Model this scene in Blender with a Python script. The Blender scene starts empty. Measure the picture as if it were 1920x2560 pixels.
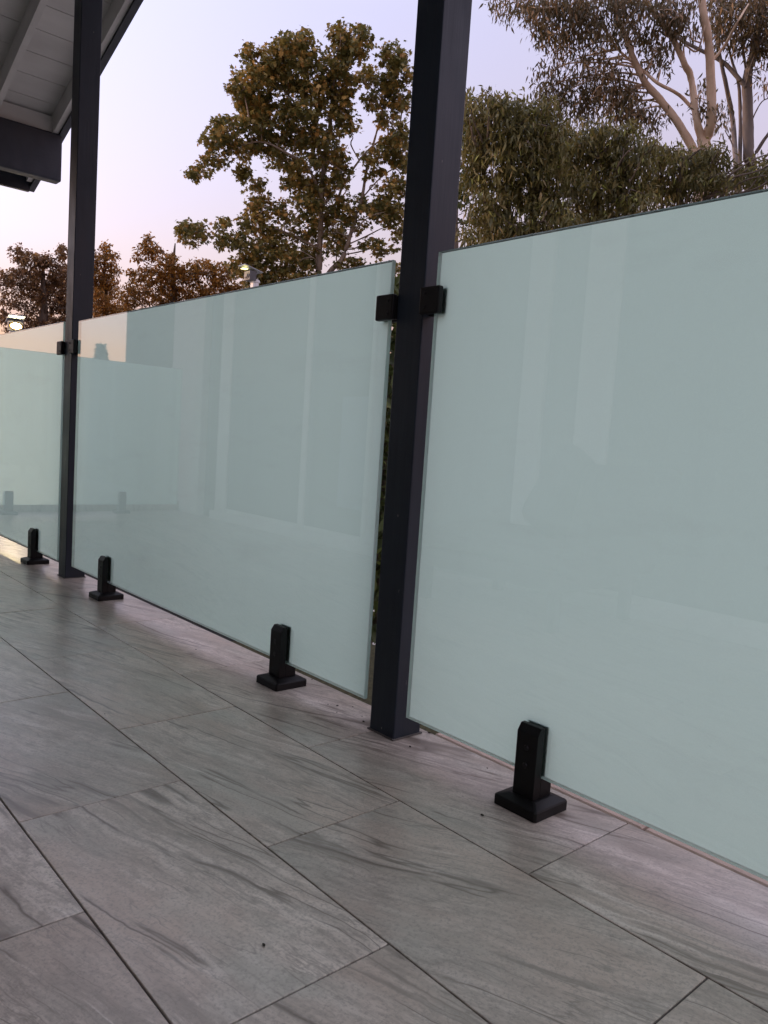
import bpy, bmesh, math, random
import numpy as np
from mathutils import Vector, Matrix

# ------------------------------------------------------------------ camera
scene = bpy.context.scene
CAM = Vector((0.0, -1.3156, 0.713))
YAW, PITCH, ROLL, FPX, IW, IH = 0.84321, -0.09062, 0.06605, 1945.8, 1920.0, 2560.0
_cp, _sp = math.cos(PITCH), math.sin(PITCH)
FW = Vector((-math.sin(YAW) * _cp, math.cos(YAW) * _cp, _sp))
_R = Vector((math.cos(YAW), math.sin(YAW), 0))
_U = _R.cross(FW)
RT = math.cos(ROLL) * _R + math.sin(ROLL) * _U
UP = -math.sin(ROLL) * _R + math.cos(ROLL) * _U
cam_data = bpy.data.cameras.new("camera")
cam = bpy.data.objects.new("camera", cam_data)
scene.collection.objects.link(cam)
cam_data.sensor_fit = 'HORIZONTAL'
cam_data.sensor_width = 36.0
cam_data.lens = FPX / IW * 36.0
cam_data.clip_start = 0.02
cam_data.clip_end = 3000.0
M = Matrix((RT, UP, -FW)).transposed().to_4x4()
M.translation = CAM
cam.matrix_world = M
scene.camera = cam

def ray(px, py):
    d = FW + RT * ((px - IW / 2) / FPX) - UP * ((py - IH / 2) / FPX)
    return d.normalized()

def at(px, py, dist):
    """a world point in the direction a surveyed feature was seen, at its own distance"""
    return CAM + ray(px, py) * dist

# ------------------------------------------------------------------ sky and light
SUN_AZ = math.atan2(-0.82, -0.57)          # glow of the sunset: towards -x, -y
SUN_EL = math.radians(-2.0)
world = bpy.data.worlds.new("World")
scene.world = world
world.use_nodes = True
wn, wl = world.node_tree.nodes, world.node_tree.links
wn.clear()
w_out = wn.new("ShaderNodeOutputWorld")
w_bg = wn.new("ShaderNodeBackground")
w_sky = wn.new("ShaderNodeTexSky")
w_sky.sky_type = 'NISHITA'
w_sky.sun_disc = False
w_sky.sun_elevation = SUN_EL
w_sky.sun_rotation = SUN_AZ
w_sky.air_density = 1.0
w_sky.dust_density = 1.5
w_sky.ozone_density = 1.0
w_tc = wn.new("ShaderNodeTexCoord")
w_sep = wn.new("ShaderNodeSeparateXYZ")
w_ramp = wn.new("ShaderNodeValToRGB")
w_mul = wn.new("ShaderNodeMix")
w_mul.data_type = 'RGBA'
w_mul.blend_type = 'MULTIPLY'
w_mul.inputs[0].default_value = 1.0
wl.new(w_tc.outputs['Generated'], w_sep.inputs[0])
wl.new(w_sep.outputs[2], w_ramp.inputs[0])
cr = w_ramp.color_ramp
# dusk tint by height only: pink towards the horizon, lavender higher up
for i, (p_, c_) in enumerate([(0.0, (1.15, 1.02, 1.60)), (0.12, (1.48, 1.17, 1.58)), (0.21, (2.20, 1.80, 2.10)), (0.46, (3.85, 3.22, 3.55)), (1.0, (9.6, 7.6, 6.4))]):
    el_ = cr.elements[i] if i < 2 else cr.elements.new(p_)
    el_.position = p_
    el_.color = (*c_, 1)
# hold the sky just above the horizon down to the ground line (no black earth-shadow edge)
w_max = wn.new("ShaderNodeMath"); w_max.operation = 'MAXIMUM'; w_max.inputs[1].default_value = 0.085
w_com = wn.new("ShaderNodeCombineXYZ")
wl.new(w_sep.outputs[0], w_com.inputs[0]); wl.new(w_sep.outputs[1], w_com.inputs[1])
wl.new(w_sep.outputs[2], w_max.inputs[0]); wl.new(w_max.outputs[0], w_com.inputs[2])
wl.new(w_com.outputs[0], w_sky.inputs[0])
wl.new(w_sky.outputs[0], w_mul.inputs[6])
wl.new(w_ramp.outputs[0], w_mul.inputs[7])
wl.new(w_mul.outputs[2], w_bg.inputs[0])
w_bg.inputs[1].default_value = 0.15
wl.new(w_bg.outputs[0], w_out.inputs[0])

sun_data = bpy.data.lights.new("sun", 'SUN')
sun_data.energy = 0.13
sun_data.angle = math.radians(10)
sun_data.color = (1.0, 0.62, 0.38)
sun = bpy.data.objects.new("sun", sun_data)
scene.collection.objects.link(sun)
_el = math.radians(11.0)
sdir = Vector((math.sin(SUN_AZ) * math.cos(_el), math.cos(SUN_AZ) * math.cos(_el), math.sin(_el)))
sun.rotation_euler = sdir.to_track_quat('Z', 'Y').to_euler()

vs = scene.view_settings
vs.view_transform = 'Standard'
vs.look = 'None'
vs.gamma = 1.0
vs.use_curve_mapping = False
vs.exposure = 3.76
scene.cycles.max_bounces = 8
scene.cycles.diffuse_bounces = 4
scene.cycles.glossy_bounces = 4
scene.cycles.transmission_bounces = 8
scene.cycles.transparent_max_bounces = 12
scene.cycles.sample_clamp_indirect = 6.0

C = scene.collection
rng = np.random.default_rng(7)
random.seed(7)

# ------------------------------------------------------------------ helpers
def link(o, parent=None):
    C.objects.link(o)
    if parent is not None:
        o.parent = parent
    return o

def tag(o, label=None, cat=None, group=None, kind=None):
    if label: o["label"] = label
    if cat: o["category"] = cat
    if group: o["group"] = group
    if kind: o["kind"] = kind
    return o

def empty(name, loc=(0, 0, 0)):
    o = bpy.data.objects.new(name, None)
    o.empty_display_size = 0.1
    o.location = loc
    return link(o)

def mesh_from(name, verts, faces, mats, smooth=False):
    me = bpy.data.meshes.new(name)
    me.from_pydata([tuple(v) for v in verts], [], faces)
    for m in (mats if isinstance(mats, (list, tuple)) else [mats]):
        me.materials.append(m)
    if smooth:
        me.polygons.foreach_set("use_smooth", [True] * len(me.polygons))
    me.update()
    return me

def obj(name, me, parent=None, loc=None):
    o = bpy.data.objects.new(name, me)
    if loc is not None:
        o.location = loc
    return link(o, parent)

def box_bm(x0, x1, y0, y1, z0, z1, bev=0.0, seg=2):
    bm = bmesh.new()
    bmesh.ops.create_cube(bm, size=1.0)
    for v in bm.verts:
        v.co = Vector((x0 + (v.co.x + .5) * (x1 - x0), y0 + (v.co.y + .5) * (y1 - y0), z0 + (v.co.z + .5) * (z1 - z0)))
    if bev > 0:
        bmesh.ops.bevel(bm, geom=bm.edges[:], offset=bev, segments=seg, affect='EDGES', profile=0.5)
    return bm

def bm_obj(name, bm, mat, parent=None, loc=None, smooth=False):
    me = bpy.data.meshes.new(name)
    bm.normal_update()
    bm.to_mesh(me)
    bm.free()
    me.materials.append(mat)
    if smooth:
        me.polygons.foreach_set("use_smooth", [True] * len(me.polygons))
    return obj(name, me, parent, loc)

def box(name, ext, mat, parent=None, bev=0.0, loc=None, seg=2):
    return bm_obj(name, box_bm(*ext, bev, seg), mat, parent, loc)

def prism(name, prof, axis, a0, a1, mat, parent=None, bev=0.0, loc=None):
    """extrude a 2-D profile along x, y or z"""
    bm = bmesh.new()
    def mk(p, a):
        return {'x': (a, p[0], p[1]), 'y': (p[0], a, p[1]), 'z': (p[0], p[1], a)}[axis]
    A = [bm.verts.new(mk(p, a0)) for p in prof]
    B = [bm.verts.new(mk(p, a1)) for p in prof]
    n = len(prof)
    bm.faces.new(A)
    bm.faces.new(B[::-1])
    for i in range(n):
        bm.faces.new((A[i], B[i], B[(i + 1) % n], A[(i + 1) % n]))
    bmesh.ops.recalc_face_normals(bm, faces=bm.faces[:])
    if bev > 0:
        bmesh.ops.bevel(bm, geom=bm.edges[:], offset=bev, segments=2, affect='EDGES', profile=0.5)
    return bm_obj(name, bm, mat, parent, loc)

# ------------------------------------------------------------------ materials
class N:
    def __init__(self, name):
        self.m = bpy.data.materials.new(name)
        self.m.use_nodes = True
        self.t = self.m.node_tree
        self.t.nodes.clear()
        self.out = self.t.nodes.new("ShaderNodeOutputMaterial")
    def n(self, typ, **kw):
        nd = self.t.nodes.new("ShaderNode" + typ)
        ins = kw.pop('ins', {})
        for k, v in kw.items():
            setattr(nd, k, v)
        for k, v in ins.items():
            self.set(nd, k, v)
        return nd
    def set(self, nd, k, v):
        s = nd.inputs[k]
        if hasattr(v, 'is_output'):
            self.t.links.new(v, s)
        else:
            s.default_value = v
    def coords(self, kind='Object', scale=(1, 1, 1), rot=(0, 0, 0), loc=None):
        tc = self.n('TexCoord')
        mp = self.n('Mapping', ins={'Scale': scale, 'Rotation': rot})
        self.t.links.new(tc.outputs[kind], mp.inputs['Vector'])
        if loc is not None:
            self.set(mp, 'Location', loc)
        return mp.outputs[0]
    def noise(self, vec, scale, detail=4, rough=.55, dist=0.0, dim='3D'):
        nd = self.n('TexNoise', ins={'Scale': scale, 'Detail': detail, 'Roughness': rough, 'Distortion': dist})
        self.t.links.new(vec, nd.inputs['Vector'])
        return nd.outputs['Fac']
    def ramp(self, fac, stops, interp='LINEAR'):
        nd = self.n('ValToRGB')
        nd.color_ramp.interpolation = interp
        e = nd.color_ramp.elements
        while len(e) < len(stops):
            e.new(0.5)
        for i, (p, c) in enumerate(stops):
            e[i].position = p
            e[i].color = (c, c, c, 1) if not isinstance(c, (tuple, list)) else (*c, 1)
        self.t.links.new(fac, nd.inputs[0])
        return nd.outputs[0]
    def mix(self, fac, a, b, mode='MIX'):
        nd = self.n('Mix', data_type='RGBA', blend_type=mode)
        for i, v in ((0, fac), (6, a), (7, b)):
            s = nd.inputs[i]
            if hasattr(v, 'is_output'):
                self.t.links.new(v, s)
            else:
                s.default_value = v if i == 0 else ((*v, 1) if len(v) == 3 else v)
        return nd.outputs[2]
    def math(self, op, a, b=0.0, clamp=False):
        nd = self.n('Math', operation=op, use_clamp=clamp)
        for i, v in ((0, a), (1, b)):
            if hasattr(v, 'is_output'):
                self.t.links.new(v, nd.inputs[i])
            else:
                nd.inputs[i].default_value = v
        return nd.outputs[0]
    def bump(self, h, strength=.2, dist=.01):
        nd = self.n('Bump', ins={'Strength': strength, 'Distance': dist})
        self.t.links.new(h, nd.inputs['Height'])
        return nd.outputs[0]
    def pbsdf(self, color, rough=.5, normal=None, **ins):
        nd = self.n('BsdfPrincipled')
        self.set(nd, 'Base Color', (*color, 1) if isinstance(color, tuple) else color)
        self.set(nd, 'Roughness', rough)
        if normal is not None:
            self.set(nd, 'Normal', normal)
        for k, v in ins.items():
            self.set(nd, k.replace('_', ' '), v)
        return nd.outputs[0]
    def done(self, sh):
        self.t.links.new(sh, self.out.inputs['Surface'])
        return self.m

def mat_simple(name, color, rough=.6, nscale=6.0, var=.25, bump=.15, bscale=60.0, stretch=(1, 1, 1), **ins):
    k = N(name)
    v = k.coords('Object', stretch)
    f = k.noise(v, nscale, 6, .6)
    g = k.noise(v, bscale, 4, .6)
    lo = tuple(c * (1 - var) for c in color)
    hi = tuple(min(1, c * (1 + var)) for c in color)
    col = k.ramp(f, [(.3, lo), (.7, hi)])
    return k.done(k.pbsdf(col, rough, k.bump(g, bump, .004), **ins))

def mat_tile():
    k = N("porcelain_tile")
    oi = k.n('ObjectInfo')
    rnd = oi.outputs['Random']
    comb = k.n('CombineXYZ')
    for i, s in enumerate((91.7, 57.3, 33.1)):
        k.t.links.new(k.math('MULTIPLY', rnd, s), comb.inputs[i])
    tc = k.n('TexCoord')
    rotv = k.n('CombineXYZ')
    k.t.links.new(k.math('MULTIPLY_ADD', rnd, 0.5), rotv.inputs[2])
    ma = rotv.inputs[2].links[0].from_node
    ma.inputs[1].default_value = .32
    ma.inputs[2].default_value = -.46
    mp = k.n('Mapping')
    k.t.links.new(tc.outputs['Object'], mp.inputs['Vector'])
    k.t.links.new(rotv.outputs[0], mp.inputs['Rotation'])
    add = k.n('VectorMath', operation='ADD')
    k.t.links.new(mp.outputs[0], add.inputs[0])
    k.t.links.new(comb.outputs[0], add.inputs[1])
    base = add.outputs[0]
    # gentle undulation of the bedding planes
    def warp(src, scale, amt, detail):
        nz = k.n('TexNoise', ins={'Scale': scale, 'Detail': detail, 'Roughness': .5})
        k.t.links.new(src, nz.inputs['Vector'])
        sub = k.n('VectorMath', operation='SUBTRACT')
        k.t.links.new(nz.outputs['Color'], sub.inputs[0])
        sub.inputs[1].default_value = (.5, .5, .5)
        scl = k.n('VectorMath', operation='SCALE')
        k.t.links.new(sub.outputs[0], scl.inputs[0])
        scl.inputs['Scale'].default_value = amt
        ad = k.n('VectorMath', operation='ADD')
        k.t.links.new(src, ad.inputs[0])
        k.t.links.new(scl.outputs[0], ad.inputs[1])
        return ad.outputs[0]
    w1 = warp(base, 2.3, .075, 2.0)
    w2 = warp(w1, 15.0, .016, 4.0)
    def stretched(sx, sy, src=None):
        m = k.n('Mapping', ins={'Scale': (sx, sy, 1)})
        k.t.links.new(src if src is not None else w2, m.inputs['Vector'])
        return m.outputs[0]
    # broad bands, then fine striation
    bands = k.noise(stretched(.75, 3.6), 2.4, 4, .58)
    col = k.ramp(bands, [(.30, (.35, .312, .278)), (.46, (.47, .43, .392)), (.58, (.55, .51, .472)), (.72, (.65, .61, .57))])
    fine = k.noise(stretched(.75, 6.0), 8.5, 12, .76)
    col = k.mix(k.ramp(fine, [(.36, .50), (.50, 0.0)]), col, (.25, .222, .198))
    col = k.mix(k.ramp(fine, [(.53, 0.0), (.68, .60)]), col, (.70, .672, .645))
    mott = k.noise(stretched(1.0, 2.4, w1), 24.0, 9, .74)
    col = k.mix(k.ramp(mott, [(.38, .72), (.53, 0.0)]), col, (.30, .27, .243))
    # cloudy tints: pinkish beige and cool grey-green patches
    cl = k.noise(stretched(1.2, 2.4, w1), 2.6, 3, .5)
    col = k.mix(k.ramp(cl, [(.46, 0.0), (.66, .60)]), col, (.53, .445, .392))
    cl2 = k.noise(stretched(1.0, 2.2, w1), 3.7, 3, .5)
    col = k.mix(k.ramp(cl2, [(.50, 0.0), (.68, .60)]), col, (.435, .447, .412))
    # long dark veins along the bedding, each with a thin core and a soft flank
    def vein(sx, sy, sc, width, lo, hi, dark, amt, lvl=.5, det=2):
        nonlocal col
        a = k.noise(stretched(sx, sy), sc, det, .5)
        d = k.math('SUBTRACT', a, lvl)
        gate = k.ramp(k.noise(stretched(1.0, 1.6, w1), sc * .9 + 1.7, 2, .5), [(lo, 0.0), (hi, 1.0)])
        soft = k.ramp(d, [(0.0, 0.0), (.001, .30), (width * 3.0, 0.0)])
        col = k.mix(k.math('MULTIPLY', k.math('MULTIPLY', soft, gate), amt), col, dark)
        line = k.ramp(k.math('ABSOLUTE', d), [(0.0, 1.0), (width * .35, .7), (width, 0.0)])
        col = k.mix(k.math('MULTIPLY', k.math('MULTIPLY', line, gate), amt), col, dark)
    vein(.30, 4.2, 1.5, .0110, .46, .54, (.14, .117, .098), .95)
    vein(.32, 4.6, 2.6, .0120, .47, .56, (.16, .135, .113), .9, .46, 3)
    vein(.30, 5.0, 2.1, .0130, .48, .58, (.22, .195, .172), .70, .56, 3)
    vein(.6, 4.6, 5.2, .0140, .49, .60, (.23, .205, .18), .65, .5, 4)
    vein(.6, 4.0, 8.5, .0160, .52, .62, (.25, .22, .20), .6, .47, 4)
    vein(.3, 4.6, 1.9, .0090, .50, .60, (.80, .78, .76), .45, .43)
    # grain and small pits
    g = k.noise(base, 190.0, 3, .7)
    col = k.mix(k.ramp(g, [(.32, .55), (.51, 0.0)]), col, (.25, .228, .208))
    pit = k.noise(stretched(1.6, 3.0), 30.0, 3, .6)
    gate = k.ramp(k.noise(base, 5.0, 2, .5), [(.50, 0.0), (.62, 1.0)])
    col = k.mix(k.math('MULTIPLY', k.ramp(pit, [(.64, 0.0), (.72, .5)]), gate), col, (.17, .15, .135))
    # each tile its own tone
    col = k.mix(1.0, col, (1.0, .965, .91), 'MULTIPLY')
    hv = k.n('HueSaturation', ins={'Saturation': 1.0})
    k.t.links.new(k.ramp(rnd, [(0, 1.20), (1, 1.42)]), hv.inputs['Value'])
    k.t.links.new(col, hv.inputs['Color'])
    rough = k.ramp(fine, [(.3, .42), (.7, .30)])
    bh = k.noise(stretched(1.5, 5.0), 14.0, 6, .65)
    nrm = k.bump(bh, .10, .004)
    return k.done(k.pbsdf(hv.outputs[0], rough, nrm, IOR=1.5, Coat_Weight=.5, Coat_Roughness=.25, Coat_IOR=1.6))

def mat_paint(name, color, rough, grain=(1, 1, .06), nick=True):
    k = N(name)
    v = k.coords('Object', grain)
    g = k.noise(v, 70.0, 5, .65)
    big = k.noise(v, 14.0, 5, .6)
    o = k.coords('Object', (1, 1, .45))
    col = k.ramp(k.noise(o, 5.0, 5, .6), [(.3, tuple(c * .8 for c in color)), (.7, tuple(c * 1.22 for c in color))])
    if nick:
        n1 = k.noise(k.coords('Object', (1, 1, .35)), 75.0, 2, .5)
        n2 = k.noise(k.coords('Object'), 7.0, 2, .5)
        f = k.math('MULTIPLY', k.ramp(n1, [(.745, 0.0), (.77, .8)]), k.ramp(n2, [(.52, 0.0), (.6, 1.0)]))
        col = k.mix(f, col, (.32, .30, .28))
    h = k.math('ADD', k.math('MULTIPLY', g, .5), big)
    r = k.ramp(k.noise(o, 11.0, 5, .6), [(.3, rough - .07), (.7, rough + .1)])
    return k.done(k.pbsdf(col, r, k.bump(h, .35, .004), Specular_IOR_Level=.42))

def mat_glass_front():
    k = N("clear_glass_face")
    fr = k.n('Fresnel', ins={'IOR': 1.9})
    geo = k.n('NewGeometry')
    dirt = k.noise(k.coords('Object', (1, 1, .3)), 9.0, 4, .6)
    gl = k.n('BsdfGlossy', ins={'Roughness': k.ramp(dirt, [(.3, .008), (.8, .03)]), 'Color': (1, 1, 1, 1)})
    tr = k.n('BsdfTransparent', ins={'Color': (.935, .985, .965, 1)})
    fac = k.math('MULTIPLY', fr.outputs[0], k.math('SUBTRACT', 1.0, geo.outputs['Backfacing']))
    mx = k.n('MixShader')
    k.t.links.new(fac, mx.inputs[0])
    k.t.links.new(tr.outputs[0], mx.inputs[1])
    k.t.links.new(gl.outputs[0], mx.inputs[2])
    wipe = k.ramp(k.noise(k.coords('Object', (.35, 1, 1.4), (0, .5, 0)), 5.0, 6, .65), [(.56, 0.0), (.75, .05)])
    df = k.n('BsdfDiffuse', ins={'Color': (.8, .82, .8, 1)})
    m2 = k.n('MixShader')
    k.t.links.new(wipe, m2.inputs[0])
    k.t.links.new(mx.outputs[0], m2.inputs[1])
    k.t.links.new(df.outputs[0], m2.inputs[2])
    return k.done(m2.outputs[0])

def mat_glass_frost():
    k = N("frosted_glass_face")
    f = k.noise(k.coords('Object'), 420.0, 2, .6)
    haze = k.noise(k.coords('Object', (1, 1, .8)), 1.6, 3, .5)
    runs = k.noise(k.coords('Object', (1, 1, .06)), 13.0, 4, .6)
    c0 = k.ramp(f, [(.3, (.715, .95, .845)), (.7, (.745, .98, .875))])
    c0 = k.mix(k.ramp(haze, [(.35, 0.0), (.7, .10)]), c0, (.62, .87, .765))
    c0 = k.mix(k.ramp(runs, [(.55, 0.0), (.72, .08)]), c0, (.64, .84, .765))
    tl = k.n('BsdfTranslucent', ins={'Color': c0})
    df = k.n('BsdfDiffuse', ins={'Color': (.55, .72, .65, 1)})
    mx = k.n('MixShader', ins={0: .06})
    k.t.links.new(tl.outputs[0], mx.inputs[1])
    k.t.links.new(df.outputs[0], mx.inputs[2])
    return k.done(mx.outputs[0])

def mat_glass_edge():
    k = N("green_glass_edge")
    f = k.noise(k.coords('Object', (1, 1, .05)), 60.0, 3, .6)
    tl = k.n('BsdfTranslucent', ins={'Color': k.ramp(f, [(.3, (.62, .86, .79)), (.7, (.92, .99, .97))])})
    df = k.n('BsdfDiffuse', ins={'Color': (.70, .86, .81, 1)})
    gl = k.n('BsdfGlossy', ins={'Roughness': .12})
    m1 = k.n('MixShader', ins={0: .45})
    k.t.links.new(tl.outputs[0], m1.inputs[1])
    k.t.links.new(df.outputs[0], m1.inputs[2])
    m2 = k.n('MixShader', ins={0: .12})
    k.t.links.new(m1.outputs[0], m2.inputs[1])
    k.t.links.new(gl.outputs[0], m2.inputs[2])
    return k.done(m2.outputs[0])

def mat_leaf(name, stops, trans=.35, rough=.5):
    k = N(name)
    at_ = k.n('Attribute', attribute_name='tint')
    col = k.ramp(at_.outputs['Fac'], stops)
    pb = k.pbsdf(col, rough)
    tl = k.n('BsdfTranslucent')
    k.t.links.new(k.mix(.25, col, (.3, .22, .05)), tl.inputs['Color'])
    mx = k.n('MixShader', ins={0: trans})
    k.t.links.new(pb, mx.inputs[1])
    k.t.links.new(tl.outputs[0], mx.inputs[2])
    return k.done(mx.outputs[0])

def mat_bark(name, stops, scale=3.0, stretch=(1, 1, .35)):
    k = N(name)
    v = k.coords('Object', stretch)
    f = k.noise(v, scale, 6, .65, .4)
    g = k.noise(v, scale * 9, 5, .65)
    return k.done(k.pbsdf(k.ramp(f, stops), .8, k.bump(g, .4, .02)))

def mat_emit(name, color, strength):
    k = N(name)
    e = k.n('Emission', ins={'Color': (*color, 1), 'Strength': strength})
    return k.done(e.outputs[0])

M_TILE = mat_tile()
M_GROUT = mat_simple("grout", (.12, .112, .104), .9, 20, .25, .4, 200)
M_POST = mat_paint("slate_paint", (.012, .021, .034), .45)
M_BEAM = mat_paint("slate_paint_rough_beam", (.018, .024, .037), .5, (1, .12, 1), False)
M_GF, M_GB, M_GE = mat_glass_front(), mat_glass_frost(), mat_glass_edge()
M_GT = mat_simple("glass_top_edge_reflection", (.16, .20, .20), .25, 30, .15, .02, 90)  # dark roof mirrored in the polished top edge, put into the colour
M_BLACK = mat_simple("black_powder_coat", (.0036, .0037, .0042), .5, 20, .2, .10, 900, Specular_IOR_Level=.28)
M_SCREW = mat_simple("dark_screw", (.035, .035, .037), .35, 20, .2, .05, 300, Metallic=.8)
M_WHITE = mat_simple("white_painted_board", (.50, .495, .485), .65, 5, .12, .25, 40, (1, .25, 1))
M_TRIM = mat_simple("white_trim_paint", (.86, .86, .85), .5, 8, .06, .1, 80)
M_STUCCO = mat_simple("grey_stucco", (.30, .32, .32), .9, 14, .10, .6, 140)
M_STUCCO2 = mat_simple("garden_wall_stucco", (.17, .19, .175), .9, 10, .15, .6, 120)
M_SHINGLE = mat_simple("dark_shingle", (.05, .05, .052), .9, 14, .3, .4, 90)
M_SOIL = mat_simple("soil_ground", (.075, .066, .045), .95, 3.0, .5, .6, 40)
M_BLACKSTRIP = mat_simple("near_black_ground", (.012, .011, .010), .9, 30, .5, .8, 120)
M_PAVER = mat_simple("pink_paver", (.62, .47, .39), .8, 18, .15, .3, 160)
M_VINYL = mat_simple("white_vinyl", (.75, .75, .78), .45, 5, .04, .05, 60)
M_LAMPGREY = mat_simple("lamp_grey_metal", (.09, .09, .10), .5, 12, .15, .1, 80)
M_SOLAR = mat_simple("solar_panel_face", (.30, .33, .38), .2, 12, .15, .05, 80)
M_LIT = mat_emit("lit_lamp_lens", (1.0, .80, .42), 25.0)
M_GLOWRING = mat_emit("lens_halo_glow", (1.0, .62, .14), .16)  # emissive ring stands in for the warm halo around the lit lens
M_LITDIM = mat_emit("lit_lamp_edge", (1.0, .85, .35), .25)
M_DOORGLASS = N("dark_window_glass"); M_DOORGLASS = M_DOORGLASS.done(M_DOORGLASS.pbsdf((.09, .115, .11), .4, IOR=1.5))
M_BLIND = mat_simple("blue_grey_blind", (.30, .35, .42), .8, 9, .1, .2, 80)
M_WICKER = mat_simple("dark_wicker", (.05, .052, .055), .7, 20, .3, .6, 160)
M_CUSHION = mat_simple("grey_cushion_cloth", (.16, .17, .175), .9, 9, .15, .3, 180)
M_NEIGH = mat_simple("neighbour_wall", (.30, .32, .34), .9, 6, .15, .2, 40)
M_DEBRIS = mat_simple("dry_crumb", (.03, .024, .016), .9, 50, .4, .2, 90)

# ------------------------------------------------------------------ ground outside
GZ = -0.42
def ground_sheet():
    vs_, fs = [], []
    n = 40
    xs = np.concatenate([-np.geomspace(1200, 12, 12), np.linspace(-10, 10, 17), np.geomspace(12, 1200, 12)])
    ys = np.concatenate([-np.geomspace(1200, 12, 12), np.linspace(-10, 10, 17), np.geomspace(12, 1200, 12)])
    for y in ys:
        for x in xs:
            vs_.append((x, y, GZ + (.03 * math.sin(x * 1.7) * math.cos(y * 1.3) if abs(x) < 11 and abs(y) < 11 else 0)))
    nx = len(xs)
    for j in range(len(ys) - 1):
        for i in range(nx - 1):
            fs.append((j * nx + i, j * nx + i + 1, (j + 1) * nx + i + 1, (j + 1) * nx + i))
    o = obj("ground", mesh_from("ground", vs_, fs, M_SOIL, True))
    tag(o, "brown soil ground beyond the patio", None, None, "structure")
ground_sheet()

# ------------------------------------------------------------------ patio floor
T0, TL, TW = -0.26573, 0.63670, 0.31420
JOINT = 0.0031
PX0, PX1, PY0 = -6.20, 2.6, -2.0
slab = box("patio_floor", (PX0, PX1, PY0, 0.046, GZ - .05, -0.0035), M_GROUT)
tag(slab, "grey stone look patio floor laid in running bond", None, None, "structure")

def tile_mesh(w, d):
    bm = box_bm(-w / 2, w / 2, -d / 2, d / 2, -.009, 0, .0008, 1)
    me = bpy.data.meshes.new("tile")
    bm.to_mesh(me)
    bm.free()
    me.materials.append(M_TILE)
    return me
full_tile = tile_mesh(TL - JOINT, TW - JOINT)
row_off = {-1: -0.7521, 0: -0.4374, 1: -0.7535, 2: -1.0717}
for r in range(-1, 6):
    ytop = T0 - r * TW
    ybot = ytop - TW
    yb = max(ybot, PY0)
    off = row_off.get(r, -0.4374 if r % 2 == 0 else -0.7535)
    k0 = int(math.floor((PX0 - off) / TL))
    k1 = int(math.ceil((PX1 - off) / TL))
    for q in range(k0, k1):
        a, b = off + q * TL, off + (q + 1) * TL
        a2, b2 = max(a, PX0), min(b, PX1)
        if b2 - a2 < .02:
            continue
        whole = abs((b2 - a2) - TL) < 1e-6 and abs((ytop - yb) - TW) < 1e-6
        me = full_tile if whole else tile_mesh(b2 - a2 - JOINT, ytop - yb - JOINT)
        t = obj("tile", me, slab, ((a2 + b2) / 2, (ytop + yb) / 2, random.uniform(-.0003, .0003)))

# paving and ground strips just outside the tile edge
pav = box("outside_paving_bed", (-1.30, 2.6, .056, .42, GZ - .02, -.045), M_GROUT)
tag(pav, "bed under the pink pavers outside the fence", None, None, "structure")
pm = {}
x = -1.298
while x < 2.5:
    w = .5325
    if x < -1.2: w = .575
    bm = box_bm(x, x + w - .006, .058, .40, -.044, -.003, .003, 1)
    bm_obj("paver", bm, M_PAVER, pav)
    x += w
bstrip = box("black_strip", (-6.2, -2.38, .050, .60, GZ - .02, -.05), M_BLACKSTRIP)  # near-black strip along the outside of the tile edge
tag(bstrip, "black strip outside the glass fence", None, None, "structure")
mos = box("mossy_kerb", (-2.38, -1.30, .052, .55, GZ - .02, -.035), mat_simple("moss", (.075, .068, .030), .95, 60, .6, .9, 200))
tag(mos, "mossy green-brown soil strip outside the fence", None, None, "structure")

kerb = box("stone_kerb", (-6.34, -6.204, -2.0, .05, GZ - .02, .078), M_TILE, None, .004)
tag(kerb, "low stone kerb under the end glass screen", None, None, "structure")
yard = box("bounce_yard", (-13.5, 8.0, .62, 8.3, GZ - .06, GZ + .05), mat_simple("pale_concrete", (.56, .53, .48), .85, 3, .12, .2, 60))  # unseen pale yard added to bounce light onto the frosted glass
tag(yard, "unseen pale concrete yard added beyond the fence to brighten the glass", None, None, "structure")

# ------------------------------------------------------------------ posts
PW = 0.089
PY = -0.0676
def post(x_right, z1, label):
    o = box("porch_post", (-PW / 2, PW / 2, -PW / 2, PW / 2, 0, z1), M_POST, None, .003)
    o.location = (x_right - PW / 2, PY + PW / 2, 0)
    tag(o, label, "post", "slate painted porch posts")
    # thin caulk line at the foot
    box("foot_caulk", (-PW / 2 - .004, PW / 2 + .004, -PW / 2 - .004, PW / 2 + .004, .0006, .0035), M_GROUT, o)
    return o
def roof_z(x):
    return 2.75 + .38 * (min(x, -3.70 * 2 - x) + 6.0)
post(-1.3138, 2.418, "near dark slate square post between the two large frosted glass panels")
post(-3.5368, roof_z(-3.63), "far dark slate post under the eave, its front face catching pale light")
post(-6.00, 2.415, "corner slate post carrying the roof beam beyond the left glass panel")

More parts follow.
